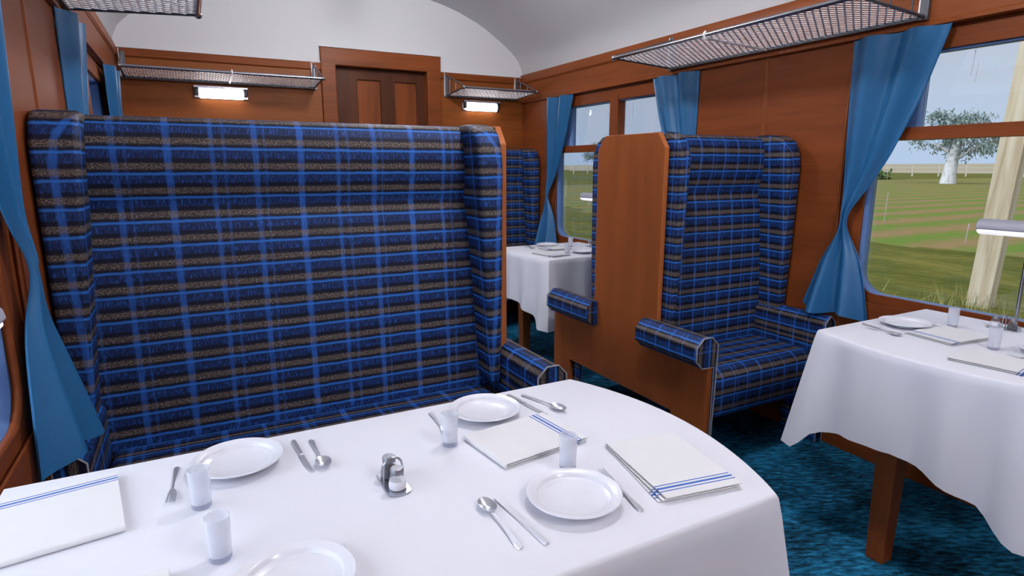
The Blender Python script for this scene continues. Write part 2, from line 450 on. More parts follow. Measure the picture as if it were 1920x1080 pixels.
# ------------------------------------------------------------------ luggage racks
def rack(L, D, label, loc, rz, mids=()):
    t = thing('luggage_rack', label, 'luggage rack', loc, rz, 'luggage racks on the walls')
    fz = .022
    fb = tube(bmesh.new(), [(-L / 2, D, fz), (L / 2, D, fz)], .009, 10)
    for s in (-1, 1): lathe_ball(fb, (s * L / 2, D, fz), .014)
    obj('front_rail', fb, M['chrome'], t, smooth=50)
    obj('back_rail', B(-L / 2, L / 2, .004, .016, -.010, .006), M['grey'], t)
    bm = bmesh.new(); p = .030; sl = .62
    def seg(x0, y0, x1, y1, dz):
        d = Vector((x1 - x0, y1 - y0, 0)); n = Vector((-d.y, d.x, 0)).normalized() * .0030
        vs = []
        for (x, y) in ((x0, y0), (x1, y1)):
            z = fz * y / D + dz
            for q in (-1, 1): vs += [bm.verts.new((x + q * n.x, y + q * n.y, z)), bm.verts.new((x + q * n.x, y + q * n.y, z + .0025))]
        for f in ((0, 1, 5, 4), (2, 6, 7, 3), (0, 4, 6, 2), (1, 3, 7, 5)): bm.faces.new([vs[i] for i in f])
    for s in (-1, 1):
        k = -L / 2 - D * sl - p
        while k < L / 2 + D * sl + p:
            # line x = k + s*sl*(y)
            y0, y1 = .012, D
            xa, xb = k + s * sl * y0, k + s * sl * y1
            if xa != xb:
                ts = [0., 1.]
                for xlim in (-L / 2, L / 2):
                    tt = (xlim - xa) / (xb - xa)
                    if 0 < tt < 1: ts.append(tt)
                ts.sort()
                for ta, tb in zip(ts, ts[1:]):
                    xm = xa + (xb - xa) * (ta + tb) / 2
                    if abs(xm) < L / 2 and tb - ta > .01:
                        seg(xa + (xb - xa) * ta, y0 + (y1 - y0) * ta, xa + (xb - xa) * tb, y0 + (y1 - y0) * tb, .001 * s)
            k += p
    bmesh.ops.recalc_face_normals(bm, faces=bm.faces)
    obj('luggage_net', bm, M['net'], t)
    for s in (-1, 1):
        b = bmesh.new(); x = s * L / 2
        tube(b, [(x, .014, .142), (x, D * .5, .088), (x, D, fz + .008)], .0048, 6)
        tube(b, [(x, .01, .0), (x, D, fz)], .006, 6)
        for q in (.22, .55):
            y = D * q; tube(b, [(x, y, fz * q), (x, y, .142 + (fz + .008 - .142) * q)], .0035, 6)
        o = obj('bracket', b, M['grey'], t, smooth=50)
        obj('wall_plate', B(x - .014, x + .014, .0, .012, -.012, .160), M['grey'], o)
        obj('edge_strip', B(x + .014, x + .018, .002, .016, -.006, .158), M['net'], o)
    for xm in mids:
        b = tube(bmesh.new(), [(xm, .01, -.006), (xm, D, fz - .013)], .0055, 6)
        tube(b, [(xm, D, fz - .014), (xm, D + .012, fz), (xm, D, fz + .014)], .0055, 6)
        obj('cross_bar', b, M['net'], t, smooth=50)
    return t
def lathe_ball(bm, c, r):
    m = bmesh.ops.create_icosphere(bm, subdivisions=2, radius=r, matrix=Matrix.Translation(c)); return m
rack(1.30, .395, 'chrome luggage rack with mesh shelf above the window wall behind the tree view', (XR - .012, 1.985, 1.728), PI / 2, (.02,))
rack(1.30, .405, 'luggage rack cut by the top frame edge above the wide sofa', (XL + .012, 1.985, 1.728), -PI / 2)
rack(1.085, .30, 'long luggage rack on the end wall between corner and door', (.255, YE - .004, 1.722), PI, (-.02,))
rack(.590, .335, 'short luggage rack on the end wall beside the door', (2.042, YE - .004, 1.722), PI)

# ------------------------------------------------------------------ seats
def seat(name, label, cat, xa, xb, aisle, ym=2.078, halves=(1, 2), group='plaid bench seats', dy=0., solo=False, us=1.5, wa=.060, ww=.085):
    """xa: outer face of the wooden aisle panel; xb: wall side; aisle +1 when xa < xb"""
    t = thing(name, label, cat, ((xa + xb) / 2, ym + dy, 0), 0, group)
    sg = aisle; ox, oy = -(xa + xb) / 2, -ym
    lo, hi = min(xa, xb), max(xa, xb)
    def put(bm, flip):
        ul = bm.loops.layers.uv.active
        if ul:
            for f in bm.faces:
                for lp in f.loops: lp[ul].uv.x *= us
        if flip: mirror_y(bm, ym)
        for v in bm.verts: v.co.x += ox; v.co.y += oy
        return bm
    yfar = 2.638 if not solo else 2.30
    if solo: pp = [(1.548, 0), (1.734, 0), (1.734, .218), (1.95, .218), (1.95, 0), (2.08, 0), (2.08, 1.335), (1.885, 1.335), (1.842, 1.275), (1.842, .460), (1.548, .460)]
    else: pp = [(1.548, 0), (1.734, 0), (1.734, .218), (2.487, .218), (2.487, 0), (2.638, 0), (2.638, .458), (2.284, .458), (2.284, 1.278), (2.232, 1.335), (1.885, 1.335), (1.842, 1.275), (1.842, .460), (1.548, .460)]
    for (p0, p1, nm) in ((xa, xa + sg * .024, 'side_panel'), (xb - sg * .004, xb, 'side_panel')):
        b = put(prism(pp, 'x', min(p0, p1), max(p0, p1)), False)
        o = obj(nm, b, M['panel'], t, bevel=(.003, 2))
        o.data.materials.append(M['edge'])
        for f in o.data.polygons:
            if abs(f.normal.y) > .8 and f.center.z > .45: f.material_index = 1
    xi0, xi1 = lo + .024 if sg > 0 else lo + .004, hi - .004 if sg > 0 else hi - .024
    for h in halves:
        fl = (h == 2)
        # backrest
        prof = [(ym, .38), (1.905, .38), (1.905, .46), (1.912, .75), (1.922, .95), (1.930, 1.03), (1.938, 1.065), (1.942, 1.085), (1.937, 1.105), (1.926, 1.14), (1.917, 1.18), (1.912, 1.23), (1.914, 1.275), (1.923, 1.308), (1.943, 1.329), (1.975, 1.335), (ym, 1.337)]
        obj('backrest', put(prism(prof, 'x', xi0, xi1, uoff=.07 * h), fl), M['plaid'], t, smooth=60)
        # cushion
        cp = [(1.93, .21), (1.60, .21), (1.582, .235), (1.577, .33), (1.580, .385), (1.596, .412), (1.625, .421), (1.75, .423), (1.93, .414)]
        c0, c1 = xi0 + (.046 if sg > 0 else .064), xi1 - (.064 if sg > 0 else .046)
        obj('seat_cushion', put(prism(cp, 'x', c0, c1), fl), M['plaid'], t, bevel=(.022, 3), smooth=50)
        # wings
        for e, (w0, w1) in ((-1, (xi0 + (.010 if sg > 0 else 0), xi0 + (wa if sg > 0 else ww))), (1, (xi1 - (ww if sg > 0 else wa), xi1 - (.016 if sg < 0 else 0)))):
            wp = [(1.97, .44), (1.800, .44), (1.786, .80), (1.778, 1.20), (1.786, 1.262), (1.812, 1.310), (1.850, 1.333), (1.90, 1.339), (1.97, 1.339)]
            def vary(s, p, q, f, e=e, w0=w0, w1=w1):
                inner = (f > .5) if e < 0 else (f < .5)
                if inner:
                    k = max(0, min(1, (q - .44) / .8)); d = (w1 - w0) * .55 * (1 - k)
                    return (s + e * d, p, q)
                return (s, p, q)
            b = prism(wp, 'x', w0, w1, vary=vary)
            uvl = b.loops.layers.uv.active
            for f in b.faces:
                for lp in f.loops:
                    c = lp.vert.co; lp[uvl].uv = (c.x * 1.0 + c.y * e, c.z + .02 + .003 * math.sin(c.x * 60))
            obj('wing', put(b, fl), M['plaid'], t, bevel=(.012 if (e > 0) == (sg > 0) else .020, 4), smooth=60)
        # arms: octagonal roll over an upholstered post
        for e, xo in (((-1, lo), (1, hi))):
            ais = (xo == xa)
            if ais:
                x0, x1 = xo + e * .064, xo - e * .042
            else: x0, x1 = xo, xo - e * .066
            a, c = min(x0, x1), max(x0, x1); zb, zt, k = .458, .576, .032
            if e < 0: ap = [(a + k, zb), (c, zb), (c, zt - k), (c - k, zt), (a + k, zt), (a, zt - k), (a, zb + k)]
            else: ap = [(a, zb), (c - k, zb), (c, zb + k), (c, zt - k), (c - k, zt), (a + k, zt), (a, zt - k)]
            yb = 1.90 if ais else 1.93
            b = prism(ap, 'y', 1.548, yb, capuv=lambda p, q: (q, p), voff=.03)
            o = obj('armrest', put(b, fl), M['plaid'], t, bevel=(.004, 2))
            pz = bmesh.new()
            xi = c if e < 0 else a; xn = xo - e * (.026 if ais else .014)
            loop = [(px, 1.5455, pq) for px, pq in ap if not (abs(px - xi) < 1e-6 and pq == zb)]
            loop = loop if e < 0 else loop
            i0 = 0 if e < 0 else 0
            if e < 0: seq = [loop[0]] + loop[:0:-1]
            else: seq = loop
            tube(pz, [(xn, 1.5455, .004), (xn, 1.5455, zb)] + seq + [(xi, 1.5455, zb), (xi + e * .012, 1.5455, .004)], .0026, 6)
            obj('piping', put(pz, fl), M['piping'], o, smooth=60)
            pa, pb = min(xn, xi), max(xn, xi)
            pq = [(1.546, .0), (1.73, .0), (1.73, .222), (1.95, .222), (1.95, .466), (1.546, .466)]
            def taper(s_, p_, q_, f, e=e): return (s_ + (e * .012 * (1 - q_ / .466) if abs(s_ - xi) < 1e-6 else 0), p_, q_)
            b = prism(pq, 'x', pa, pb, vary=taper)
            uvl = b.loops.layers.uv.active
            for f in b.faces:
                if abs(f.normal.y) > .9:
                    for lp in f.loops: lp[uvl].uv = (lp.vert.co.z, lp.vert.co.x + .03)
            obj('side_pad', put(b, fl), M['plaid'], t)
    return t
seat('bench_seat', 'wide blue plaid winged sofa behind the nearest white table', 'sofa', .955, XL + .003, -1, us=.95, wa=.108, ww=.100)
seat('bench_seat', 'narrow blue plaid winged seat with wooden end panel across the aisle', 'seat', 1.655, XR - .008, 1)
seat('bench_seat', 'far blue plaid winged seat against the end wall behind the sofa', 'seat', 1.655, XR - .008, 1, dy=2.265, halves=(1,), solo=True)

# ------------------------------------------------------------------ tables
def lerp_tab(tab, x):
    if x <= tab[0][0]: return tab[0][1]
    for (a, b), (c, d) in zip(tab, tab[1:]):
        if x <= c: return b + (d - b) * (x - a) / (c - a)
    return tab[-1][1]
def table(label, x_wall, x_edge, x_bow, y0, y1, leg_x, leg_y, where):
    """origin at the wall end, table runs to x_edge; local coords = world"""
    e = 1 if x_edge > x_wall else -1
    yc = (y0 + y1) / 2
    t = thing('dining_table', label, 'table', ((x_wall + x_edge) / 2, yc, 0), 0, 'dining tables')
    ox, oy = -(x_wall + x_edge) / 2, -yc
    def sh(bm):
        for v in bm.verts: v.co.x += ox; v.co.y += oy
        return bm
    obj('table_top', sh(B(min(x_wall, x_edge) + .012, max(x_wall, x_edge) - .012, y0 + .012, y1 - .012, TT - .032, TT - .004)), M['leg'], t, bevel=(.006, 2))
    bm = bmesh.new()
    rr = [(.034, .655), (.031, .35), (.026, 0.)]
    rings = [[bm.verts.new((leg_x + a * r, leg_y + b * r, z)) for a, b in ((-1, -1), (1, -1), (1, 1), (-1, 1))] for r, z in rr]
    for A, C in zip(rings, rings[1:]):
        for k in range(4): bm.faces.new((A[k], A[(k + 1) % 4], C[(k + 1) % 4], C[k]))
    bm.faces.new(rings[0]); bm.faces.new(rings[-1][::-1]); bmesh.ops.recalc_face_normals(bm, faces=bm.faces)
    obj('leg', sh(bm), M['leg'], t, bevel=(.003, 2))
    wx = x_wall + e * .05
    obj('wall_bracket', sh(B(min(x_wall, wx), max(x_wall, wx), y0 + .06, y1 - .06, .60, .657)), M['leg'], t)
    # cloth
    nE, nS = 26, 30
    path = []
    for i in range(nE): path.append((x_wall + (x_edge - x_wall) * i / nE, y1, 0, 1, i / nE, 'f'))
    for i in range(nS + 1):
        f = i / nS; y = y1 + (y0 - y1) * f
        bow = (1 - (2 * f - 1) ** 2); path.append((x_edge + (x_bow - x_edge) * bow, y, e, 0, f, 's'))
    for i in range(1, nE + 1): path.append((x_edge + (x_wall - x_edge) * i / nE, y0, 0, -1, i / nE, 'n'))
    # smoothed normals and a fold pattern in arc length
    pts = [Vector((p[0], p[1], 0)) for p in path]; n = len(pts); nor = []
    for i in range(n):
        a, b = pts[max(0, i - 1)], pts[min(n - 1, i + 1)]; d = (b - a).normalized(); nn = Vector((d.y, -d.x, 0))
        if nn.dot(pts[i] - Vector(((x_wall + x_edge) / 2, yc, 0))) < 0: nn = -nn
        nor.append(nn)
    arc = [0.]
    for a, b in zip(pts, pts[1:]): arc.append(arc[-1] + (b - a).length)
    c1, c2 = arc[nE], arc[nE + nS]
    drop_s = [(0, .400), (.05, .382), (.11, .315), (.24, .292), (.50, .276), (.66, .300), (.84, .338), (.92, .392), (1, .402)]
    drop_e = [(0, .27), (.5, .285), (.84, .33), (.92, .385), (1, .40)]
    rows = [(0, 0, 0), (.0035, .0012, 0), (.0075, .0065, 0)] + [(.009, None, j / 14) for j in range(1, 15)]
    bm = bmesh.new(); grid = []
    for (off, dz, f) in rows:
        row = []
        for i, p in enumerate(path):
            if p[5] == 's': D = lerp_tab(drop_s, p[4])
            elif p[5] == 'f': D = lerp_tab(drop_e, p[4])
            else: D = lerp_tab(drop_e, 1 - p[4])
            s = arc[i]; cd = min(abs(s - c1), abs(s - c2))
            corner = math.exp(-(cd / .055) ** 2)
            fold = .55 * math.sin(s * 2 * PI / .205 + .8) + .40 * math.sin(s * 2 * PI / .131 + 2.1)
            if dz is None:
                z = TT - .0065 - f * (D - .0065)
                out = off + f * (.014 + .060 * corner) + .020 * fold * (1 - .6 * corner) * math.sin(PI * min(1, f * .5))
            else: z, out = TT - dz, off
            row.append(bm.verts.new((p[0] + nor[i].x * out, p[1] + nor[i].y * out, z)))
        grid.append(row)
    for A, C in zip(grid, grid[1:]):
        for i in range(n - 1): bm.faces.new((A[i], A[i + 1], C[i + 1], C[i]))
    top = bm.faces.new(grid[0])
    bmesh.ops.recalc_face_normals(bm, faces=bm.faces)
    bmesh.ops.triangulate(bm, faces=[top])
    if sum(f.normal.z for f in bm.faces) < 0: bmesh.ops.reverse_faces(bm, faces=bm.faces)
    cx, cy = (x_wall + x_edge) / 2, yc
    for v in bm.verts: v.co.x -= cx; v.co.y -= cy; v.co.z -= TT
    c = obj('tablecloth', bm, M['cloth'], smooth=50, loc=(cx, cy, TT))
    tag(c, 'white tablecloth draped over ' + where, 'tablecloth', 'white tablecloths')
    sm = c.modifiers.new('thick', 'SOLIDIFY'); sm.thickness = .0015; sm.offset = -1
    es = c.modifiers.new('hem', 'EDGE_SPLIT'); es.split_angle = math.radians(60)
    return t
table('wide dining table under the nearest white cloth', XL + .022, .778, .848, .573, 1.163, .70, .87, 'the wide near table in front of the sofa')
table('narrow dining table with one tapered leg beside the large window', XR - .06, 1.738, 1.682, .573, 1.172, 1.792, .935, 'the narrow table by the window with the tree')
table('distant narrow dining table past the wooden seat panel', XR - .06, 1.738, 1.682, 2.835, 3.432, 1.785, 3.200, 'the distant narrow table past the wooden seat panel')

# ------------------------------------------------------------------ tableware
def m_plate():
    bm = lathe(bmesh.new(), [(0, .003), (.036, .003), (.039, .0), (.042, .002), (.052, .0075), (.0738, .0145), (.0745, .0158), (.0736, .0170), (.0612, .0150), (.0596, .0138), (.0560, .0078), (.0500, .0056), (0, .0050)], 48)
    return bm
def place(x, y, z=TT + .0006): return (x, y, z)
plates = [
    ('white plate in front of the sofa beside the fork and two tumblers', .028, 1.072), ('white plate on the sofa side of the near table, behind a striped napkin', .503, 1.070),
    ('white plate between fork and knife at the near edge, beside striped napkin', .482, .703), ('white plate cut off by the bottom frame edge', .067, .700),
    ('white plate on the narrow table beside the curtain', 2.020, 1.070), ('white plate on the narrow table cut off by the frame edge', 2.060, .702),
    ('white plate on the distant table near the curtain', 2.025, 3.325), ('white plate on the distant table partly behind the wooden panel', 2.06, 2.97)]
p0 = None
for lb, x, y in plates:
    if p0 is None: p0 = obj('dinner_plate', m_plate(), M['china'], smooth=32)
    o = p0 if p0.get('label') is None else p0.copy()
    if o is not p0: COL.objects.link(o)
    o.location = place(x, y); tag(o, lb, 'plate', 'white dinner plates')
def m_tumbler(t):
    r0, r1, h = .0138, .0158, .063
    obj('wall', lathe(bmesh.new(), [(r0 + .0004, .009), (r1, h), (r1 - .0012, h), (r0 - .0006, .0092)], 24), M['tumbler'], t, smooth=20)
    obj('base', lathe(bmesh.new(), [(0, 0), (r0 - .001, 0), (r0 + .0004, .002), (r0 + .0004, .009), (0, .009)], 24), M['base'], t, smooth=40)
tum = [
    ('tumbler beside the plate in front of the sofa', -.031, .957), ('tumbler nearest the bottom frame edge, in front of the other tumbler', -.011, .805),
    ('tumbler between the far plate and folded napkin', .384, .972), ('tumbler between striped napkin and near plate', .529, .793),
    ('tumbler on the narrow table near the curtain', 2.143, .990), ('tumbler on the narrow table in front of the cruet', 1.980, .803),
    ('tumbler on the distant table by the window', 2.145, 3.235), ('tumbler on the distant table by the napkins', 1.965, 3.000)]
g0 = None
for lb, x, y in tum:
    if g0 is None:
        g0 = thing('tumbler', lb, 'glass', place(x, y), .2, 'glass tumblers'); m_tumbler(g0)
    else: dup(g0, place(x, y), .2, lb)
# cutlery: local +Y from handle end to tip, origin at the middle
def hpoly(bm, pts, z0, th):
    """outline (half widths along y) to a thin solid, pts = [(y, halfwidth, lift)]"""
    L, R = [], []
    for y, w, l in pts:
        L.append((bm.verts.new((-w, y, z0 + l)), bm.verts.new((-w * .75, y, z0 + l + th)))); R.append((bm.verts.new((w, y, z0 + l)), bm.verts.new((w * .75, y, z0 + l + th))))
    for i in range(len(pts) - 1):
        for f in ((L[i][1], R[i][1], R[i + 1][1], L[i + 1][1]), (L[i][0], L[i + 1][0], R[i + 1][0], R[i][0]), (L[i][0], L[i][1], L[i + 1][1], L[i + 1][0]), (R[i][0], R[i + 1][0], R[i + 1][1], R[i][1])): bm.faces.new(f)
    bm.faces.new((L[0][0], R[0][0], R[0][1], L[0][1])); bm.faces.new((L[-1][0], L[-1][1], R[-1][1], R[-1][0]))
    bmesh.ops.recalc_face_normals(bm, faces=bm.faces)
    return bm
HANDLE = [(-.066, .0030, 0), (-.062, .0056, 0), (-.052, .0054, .0004), (-.030, .0036, .0016), (-.005, .0020, .0032), (.018, .0018, .0040)]
def m_fork(t):
    obj('handle', hpoly(bmesh.new(), HANDLE, 0, .0018), M['steel'], t, smooth=40)
    bm = hpoly(bmesh.new(), [(.018, .0018, .0040), (.024, .0055, .0036), (.034, .0066, .0020)], 0, .0014)
    for k in (-1.5, -.5, .5, 1.5):
        x = k * .0038
        tube(bm, [(x, .033, .0028), (x, .045, .0026), (x, .062, .0052)], [.0011, .0011, .0007], 6)
    obj('tines', bm, M['steel'], t, smooth=40)
def m_knife(t):
    obj('handle', hpoly(bmesh.new(), [(-.068, .0028, 0), (-.065, .0050, 0), (-.05, .0050, 0), (-.006, .0040, 0), (-.003, .0034, .0004)], 0, .0034), M['steel'], t, smooth=40)
    bm = bmesh.new()
    out = [(-.0030, -.003), (.0052, -.003), (.0056, .01), (.0052, .04), (.0038, .058), (.0008, .068), (-.0028, .070), (-.0030, .03)]
    a = [bm.verts.new((x, y, .0004)) for x, y in out]; b = [bm.verts.new((x, y, .0022)) for x, y in out]
    bm.faces.new(a[::-1]); bm.faces.new(b)
    for i in range(len(out)): bm.faces.new((a[i], a[(i + 1) % len(out)], b[(i + 1) % len(out)], b[i]))
    obj('blade', bm, M['steel'], t)
def m_spoon(t):
    obj('handle', hpoly(bmesh.new(), HANDLE + [(.026, .0022, .0036)], 0, .0018), M['steel'], t, smooth=40)
    bm = bmesh.new(); A, Bm, N = .0215, .0130, 20
    rings = []
    for dz in (0, -.0010):
        for j in range(6):
            k = j / 5; rings.append([bm.verts.new((Bm * k * math.cos(q * 2 * PI / N) * (1 - .12 * math.sin(q * 2 * PI / N)), .0455 + A * k * math.sin(q * 2 * PI / N), .0014 + .0065 * k * k + dz)) for q in range(N)] if j else [bm.verts.new((0, .0455, .0014 + dz))])
    def join(R0, R1):
        for q in range(N):
            vs = []
            for v in (R0[q % len(R0)], R0[(q + 1) % len(R0)], R1[(q + 1) % len(R1)], R1[q % len(R1)]):
                if v not in vs: vs.append(v)
            bm.faces.new(vs)
    for j in range(5): join(rings[j], rings[j + 1]); join(rings[6 + j], rings[7 + j])
    join(rings[5], rings[11]); bmesh.ops.recalc_face_normals(bm, faces=bm.faces)
    obj('bowl', bm, M['steel'], t, smooth=60)
CUT = {'fork': (m_fork, 'dinner_fork', .062, .066), 'knife': (m_knife, 'table_knife', .070, .068), 'spoon': (m_spoon, 'soup_spoon', .067, .066)}
made = {}
def cutlery(kind, hx, hy, tx, ty, label):
    fn, nm, tl, hl = CUT[kind]
    d = Vector((tx - hx, ty - hy, 0)); L = d.length; d.normalize()
    pos = Vector((hx, hy, TT + .0008)) + d * hl
    rz = math.atan2(-d.x, d.y)
    if kind not in made:
        made[kind] = thing(nm, label, kind, pos, rz, kind + 's laid on the tablecloths'); fn(made[kind]); return made[kind]
    return dup(made[kind], pos, rz, label)
cutlery('fork', -.067, 1.112, -.073, .985, 'fork lying beside the tumbler in front of the sofa')
cutlery('knife', .126, 1.123, .137, .985, 'knife beside the spoon and far plate in front of the sofa')
cutlery('spoon', .156, 1.114, .160, .99, 'spoon lying between the knife and the cruet, bowl toward the camera')
cutlery('fork', .403, 1.130, .392, 1.00, 'fork half hidden behind the tumbler at the far plate')
cutlery('knife', .593, 1.140, .614, 1.00, 'knife touching the striped napkin by the far plate')
cutlery('spoon', .622, 1.125, .656, 1.00, 'spoon nearest the wide table aisle corner beyond the striped napkin')
cutlery('spoon', .351, .636, .353, .77, 'spoon with dark bowl nearest the camera beside a knife')
cutlery('knife', .388, .628, .376, .768, 'knife between the near spoon and the near plate')
cutlery('fork', .556, .630, .572, .757, 'fork between the near plate and the fanned napkin')
cutlery('fork', .131, .628, .134, .755, 'fork cut off by the bottom frame edge')
cutlery('knife', 1.922, 1.148, 1.898, 1.008, 'knife on the narrow table beside the aisle corner napkin')
cutlery('spoon', 1.889, 1.13, 1.876, 1.00, 'spoon on the narrow table closest to its far corner')
cutlery('fork', 2.112, 1.125, 2.118, .998, 'fork on the narrow table behind the plate')
cutlery('fork', 1.968, .630, 1.952, .757, 'fork on the narrow table beside the cut off plate')
cutlery('knife', 1.922, 3.408, 1.898, 3.268, 'knife on the distant table by the curtain')
cutlery('spoon', 1.889, 3.39, 1.876, 3.26, 'spoon on the distant table by the curtain')

def m_napkin(L, W, fan):
    """folded linen; fold at -X, open edge at +X; layers with a rounded fold"""
    bm = bmesh.new(); uvl = bm.loops.layers.uv.new('UVMap')
    th = .0014; pitch = .0040
    def layer(z0, x1, rot, lift):
        n = 12; vs = []
        for j, dz in ((0, 0.), (1, th)):
            row = []
            for i in range(n + 1):
                x = -L / 2 + (x1 + L / 2) * i / n
                end = 1 - min(1, i / 2.2)
                z = z0 + dz + lift * (i / n) ** 2 * 0 - 0 * end
                r = []
                for yy in (-W / 2, W / 2):
                    a = rot * (i / n)
                    r.append(bm.verts.new((x + yy * math.sin(-rot) * .6, yy * math.cos(rot) + (x + L / 2) * math.sin(rot) * .9, z)))
                row.append(r)
            vs.append(row)
        def quad(a, b, c, d):
            f = bm.faces.new((a, b, c, d))
            for lp in f.loops: lp[uvl].uv = (x1 - lp.vert.co.x if rot == 0 else L / 2 - lp.vert.co.x + .0, lp.vert.co.y)
        for i in range(n):
            quad(vs[1][i][0], vs[1][i + 1][0], vs[1][i + 1][1], vs[1][i][1]); quad(vs[0][i][0], vs[0][i][1], vs[0][i + 1][1], vs[0][i + 1][0])
            quad(vs[0][i][0], vs[0][i + 1][0], vs[1][i + 1][0], vs[1][i][0]); quad(vs[0][i][1], vs[1][i][1], vs[1][i + 1][1], vs[0][i + 1][1])
        quad(vs[0][0][0], vs[1][0][0], vs[1][0][1], vs[0][0][1]); quad(vs[0][n][0], vs[0][n][1], vs[1][n][1], vs[1][n][0])
    layer(.0002, L / 2 - .004, -fan, 0); layer(.0002 + pitch, L / 2 - .001, -fan * .5, 0); layer(.0002 + 2 * pitch, L / 2, 0, 0)
    # rounded fold
    H = 2 * pitch + th; k = 7
    arc = [(-L / 2 - .0045 * math.sin(PI * i / k), .0002 + H / 2 - H / 2 * math.cos(PI * i / k)) for i in range(k + 1)]
    rows = [[bm.verts.new((x, y, z)) for y in (-W / 2, W / 2)] for x, z in arc]
    for a, b in zip(rows, rows[1:]):
        f = bm.faces.new((a[0], b[0], b[1], a[1]))
        for lp in f.loops: lp[uvl].uv = (L, lp.vert.co.y)
    for s in (0, 1): bm.faces.new([r[s] for r in rows])
    bmesh.ops.recalc_face_normals(bm, faces=bm.faces)
    return bm
def napkin(x, y, deg, L, W, fan, label):
    o = obj('napkin', m_napkin(L, W, fan), M['napkin'], loc=(x, y, TT + .0006), rot=(0, 0, math.radians(deg)))
    tag(o, label, 'napkin', 'striped linen napkins'); return o
napkin(.519, .921, 7, .186, .140, 0, 'folded napkin with blue stripes between two tumblers on the near table')
napkin(.689, .716, -99, .198, .142, .06, 'fanned napkin with blue stripes at the aisle corner of the near table')
napkin(-.216, 1.022, 98, .190, .150, 0, 'folded napkin with blue stripes below the curtain on the near table')
napkin(-.140, .703, -88, .190, .146, 0, 'napkin corner just above the bottom frame edge')
napkin(2.005, .932, 173, .186, .140, .05, 'striped napkin beside the plate on the narrow table')
napkin(1.838, .728, -81, .186, .142, 0, 'napkin at the aisle edge of the narrow table in front of the tumbler')
napkin(2.005, 3.190, 173, .186, .140, .05, 'napkin in front of the plate on the distant table')
napkin(1.845, 2.985, -81, .186, .142, 0, 'napkin at the near corner of the distant table')

def m_cruet(t):
    bm = bmesh.new(); out = []
    for i in range(7):
        a = i / 6 * PI; out.append((.0185 * math.cos(a), .036 + .0085 * math.sin(a)))
    for i in range(7):
        a = PI + i / 6 * PI; out.append((.0185 * math.cos(a), -.036 + .0085 * math.sin(a)))
    a = [bm.verts.new((x, y, 0)) for x, y in out]; b = [bm.verts.new((x, y, .003)) for x, y in out]
    bm.faces.new(a[::-1]); bm.faces.new(b)
    for i in range(len(out)): bm.faces.new((a[i], a[(i + 1) % len(out)], b[(i + 1) % len(out)], b[i]))
    obj('tray', bm, M['chrome'], t)
    pts = [(-.0155, 0, .003), (-.0155, 0, .030)] + [(-.0155 * math.cos(k * PI / 8), 0, .030 + .0155 * math.sin(k * PI / 8)) for k in range(1, 8)] + [(.0155, 0, .030), (.0155, 0, .003)]
    obj('handle', tube(bmesh.new(), pts, .0018, 8), M['chrome'], t, smooth=50)
def m_shaker(t, fill):
    obj('body', lathe(bmesh.new(), [(0, 0), (.0135, 0), (.0146, .002), (.0144, .008), (.0124, .018), (.0104, .0255), (0, .0255)], 18), M['shaker'], t, smooth=40)
    obj('contents', lathe(bmesh.new(), [(0, .0006), (.0130, .0008), (.0139, .003), (.0137, .008), (.0126, .0150), (0, .0152)], 18), M[fill], t, smooth=40)
    obj('cap', lathe(bmesh.new(), [(0, .0255), (.0108, .0255), (.0110, .0335), (.0098, .0350), (0, .0352)], 18), M['cap'], t, smooth=40)
c0 = s0 = q0 = None
for (x, y, rz, w) in ((.249, .886, .0, 'on the wide near table'), (2.262, .900, .10, 'by the lamp on the narrow table'), (2.262, 3.165, .10, 'on the distant table')):
    def off(dy): return (x - math.sin(rz) * dy, y + math.cos(rz) * dy, TT + .0042)
    if c0 is None:
        c0 = thing('cruet_stand', 'chrome cruet stand with loop handle ' + w, 'cruet', (x, y, TT + .0008), rz, 'cruet stands'); m_cruet(c0)
        s0 = thing('salt_shaker', 'salt shaker with white salt in the cruet ' + w, 'shaker', off(-.0225), 0, 'salt shakers'); m_shaker(s0, 'salt')
        q0 = thing('pepper_shaker', 'pepper shaker with dark pepper in the cruet ' + w, 'shaker', off(.0225), 0, 'pepper shakers'); m_shaker(q0, 'pepper')
    else:
        sg = -1 if x > 2 else 1
        dup(c0, (x, y, TT + .0008), rz, 'chrome cruet stand with loop handle ' + w)
        dup(s0, off(-.0225 * sg), 0, 'salt shaker with white salt in the cruet ' + w)
        dup(q0, off(.0225 * sg), 0, 'pepper shaker with dark pepper in the cruet ' + w)

# ------------------------------------------------------------------ table lamps
def m_tlamp(t, side, of=.042):
    obj('base', lathe(bmesh.new(), [(0, 0), (.017, 0), (.017, .004), (.008, .007), (0, .007)], 20), M['chrome'], t, smooth=40)
    obj('pole', tube(bmesh.new(), [(0, 0, .005), (0, 0, .312)], .0052, 12), M['chrome'], t, smooth=50)
    n = 9; sx = -side * of
    up = [(sx + .031 * math.cos(PI * i / n), .318 + .028 * math.sin(PI * i / n)) for i in range(n + 1)] + [(sx - .031, .313), (sx + .031, .313)]
    lo = [(sx + .029 * math.cos(PI + PI * i / n), .3125 + .017 * math.sin(PI + PI * i / n)) for i in range(n + 1)]
    o = obj('lamp_shade', prism(up, 'y', -.122, .122), M['shade'], t, smooth=50, bevel=(.004, 2))
    obj('diffuser', prism(lo, 'y', -.119, .119), M['glow'], t, smooth=50, bevel=(.006, 2))
for (x, y, s, lb) in ((2.306, .888, 1, 'lit table lamp with tubular shade on the narrow table'), (XL + .062, .862, -1, 'lit table lamp partly cut off at the frame edge by the near curtain'), (2.306, 3.155, 1, 'lit table lamp on the distant table')):
    t = thing('table_lamp', lb, 'lamp', (x, y, TT + .0008), 0, 'lamps on the tables'); m_tlamp(t, s, .042 if s > 0 else .012)

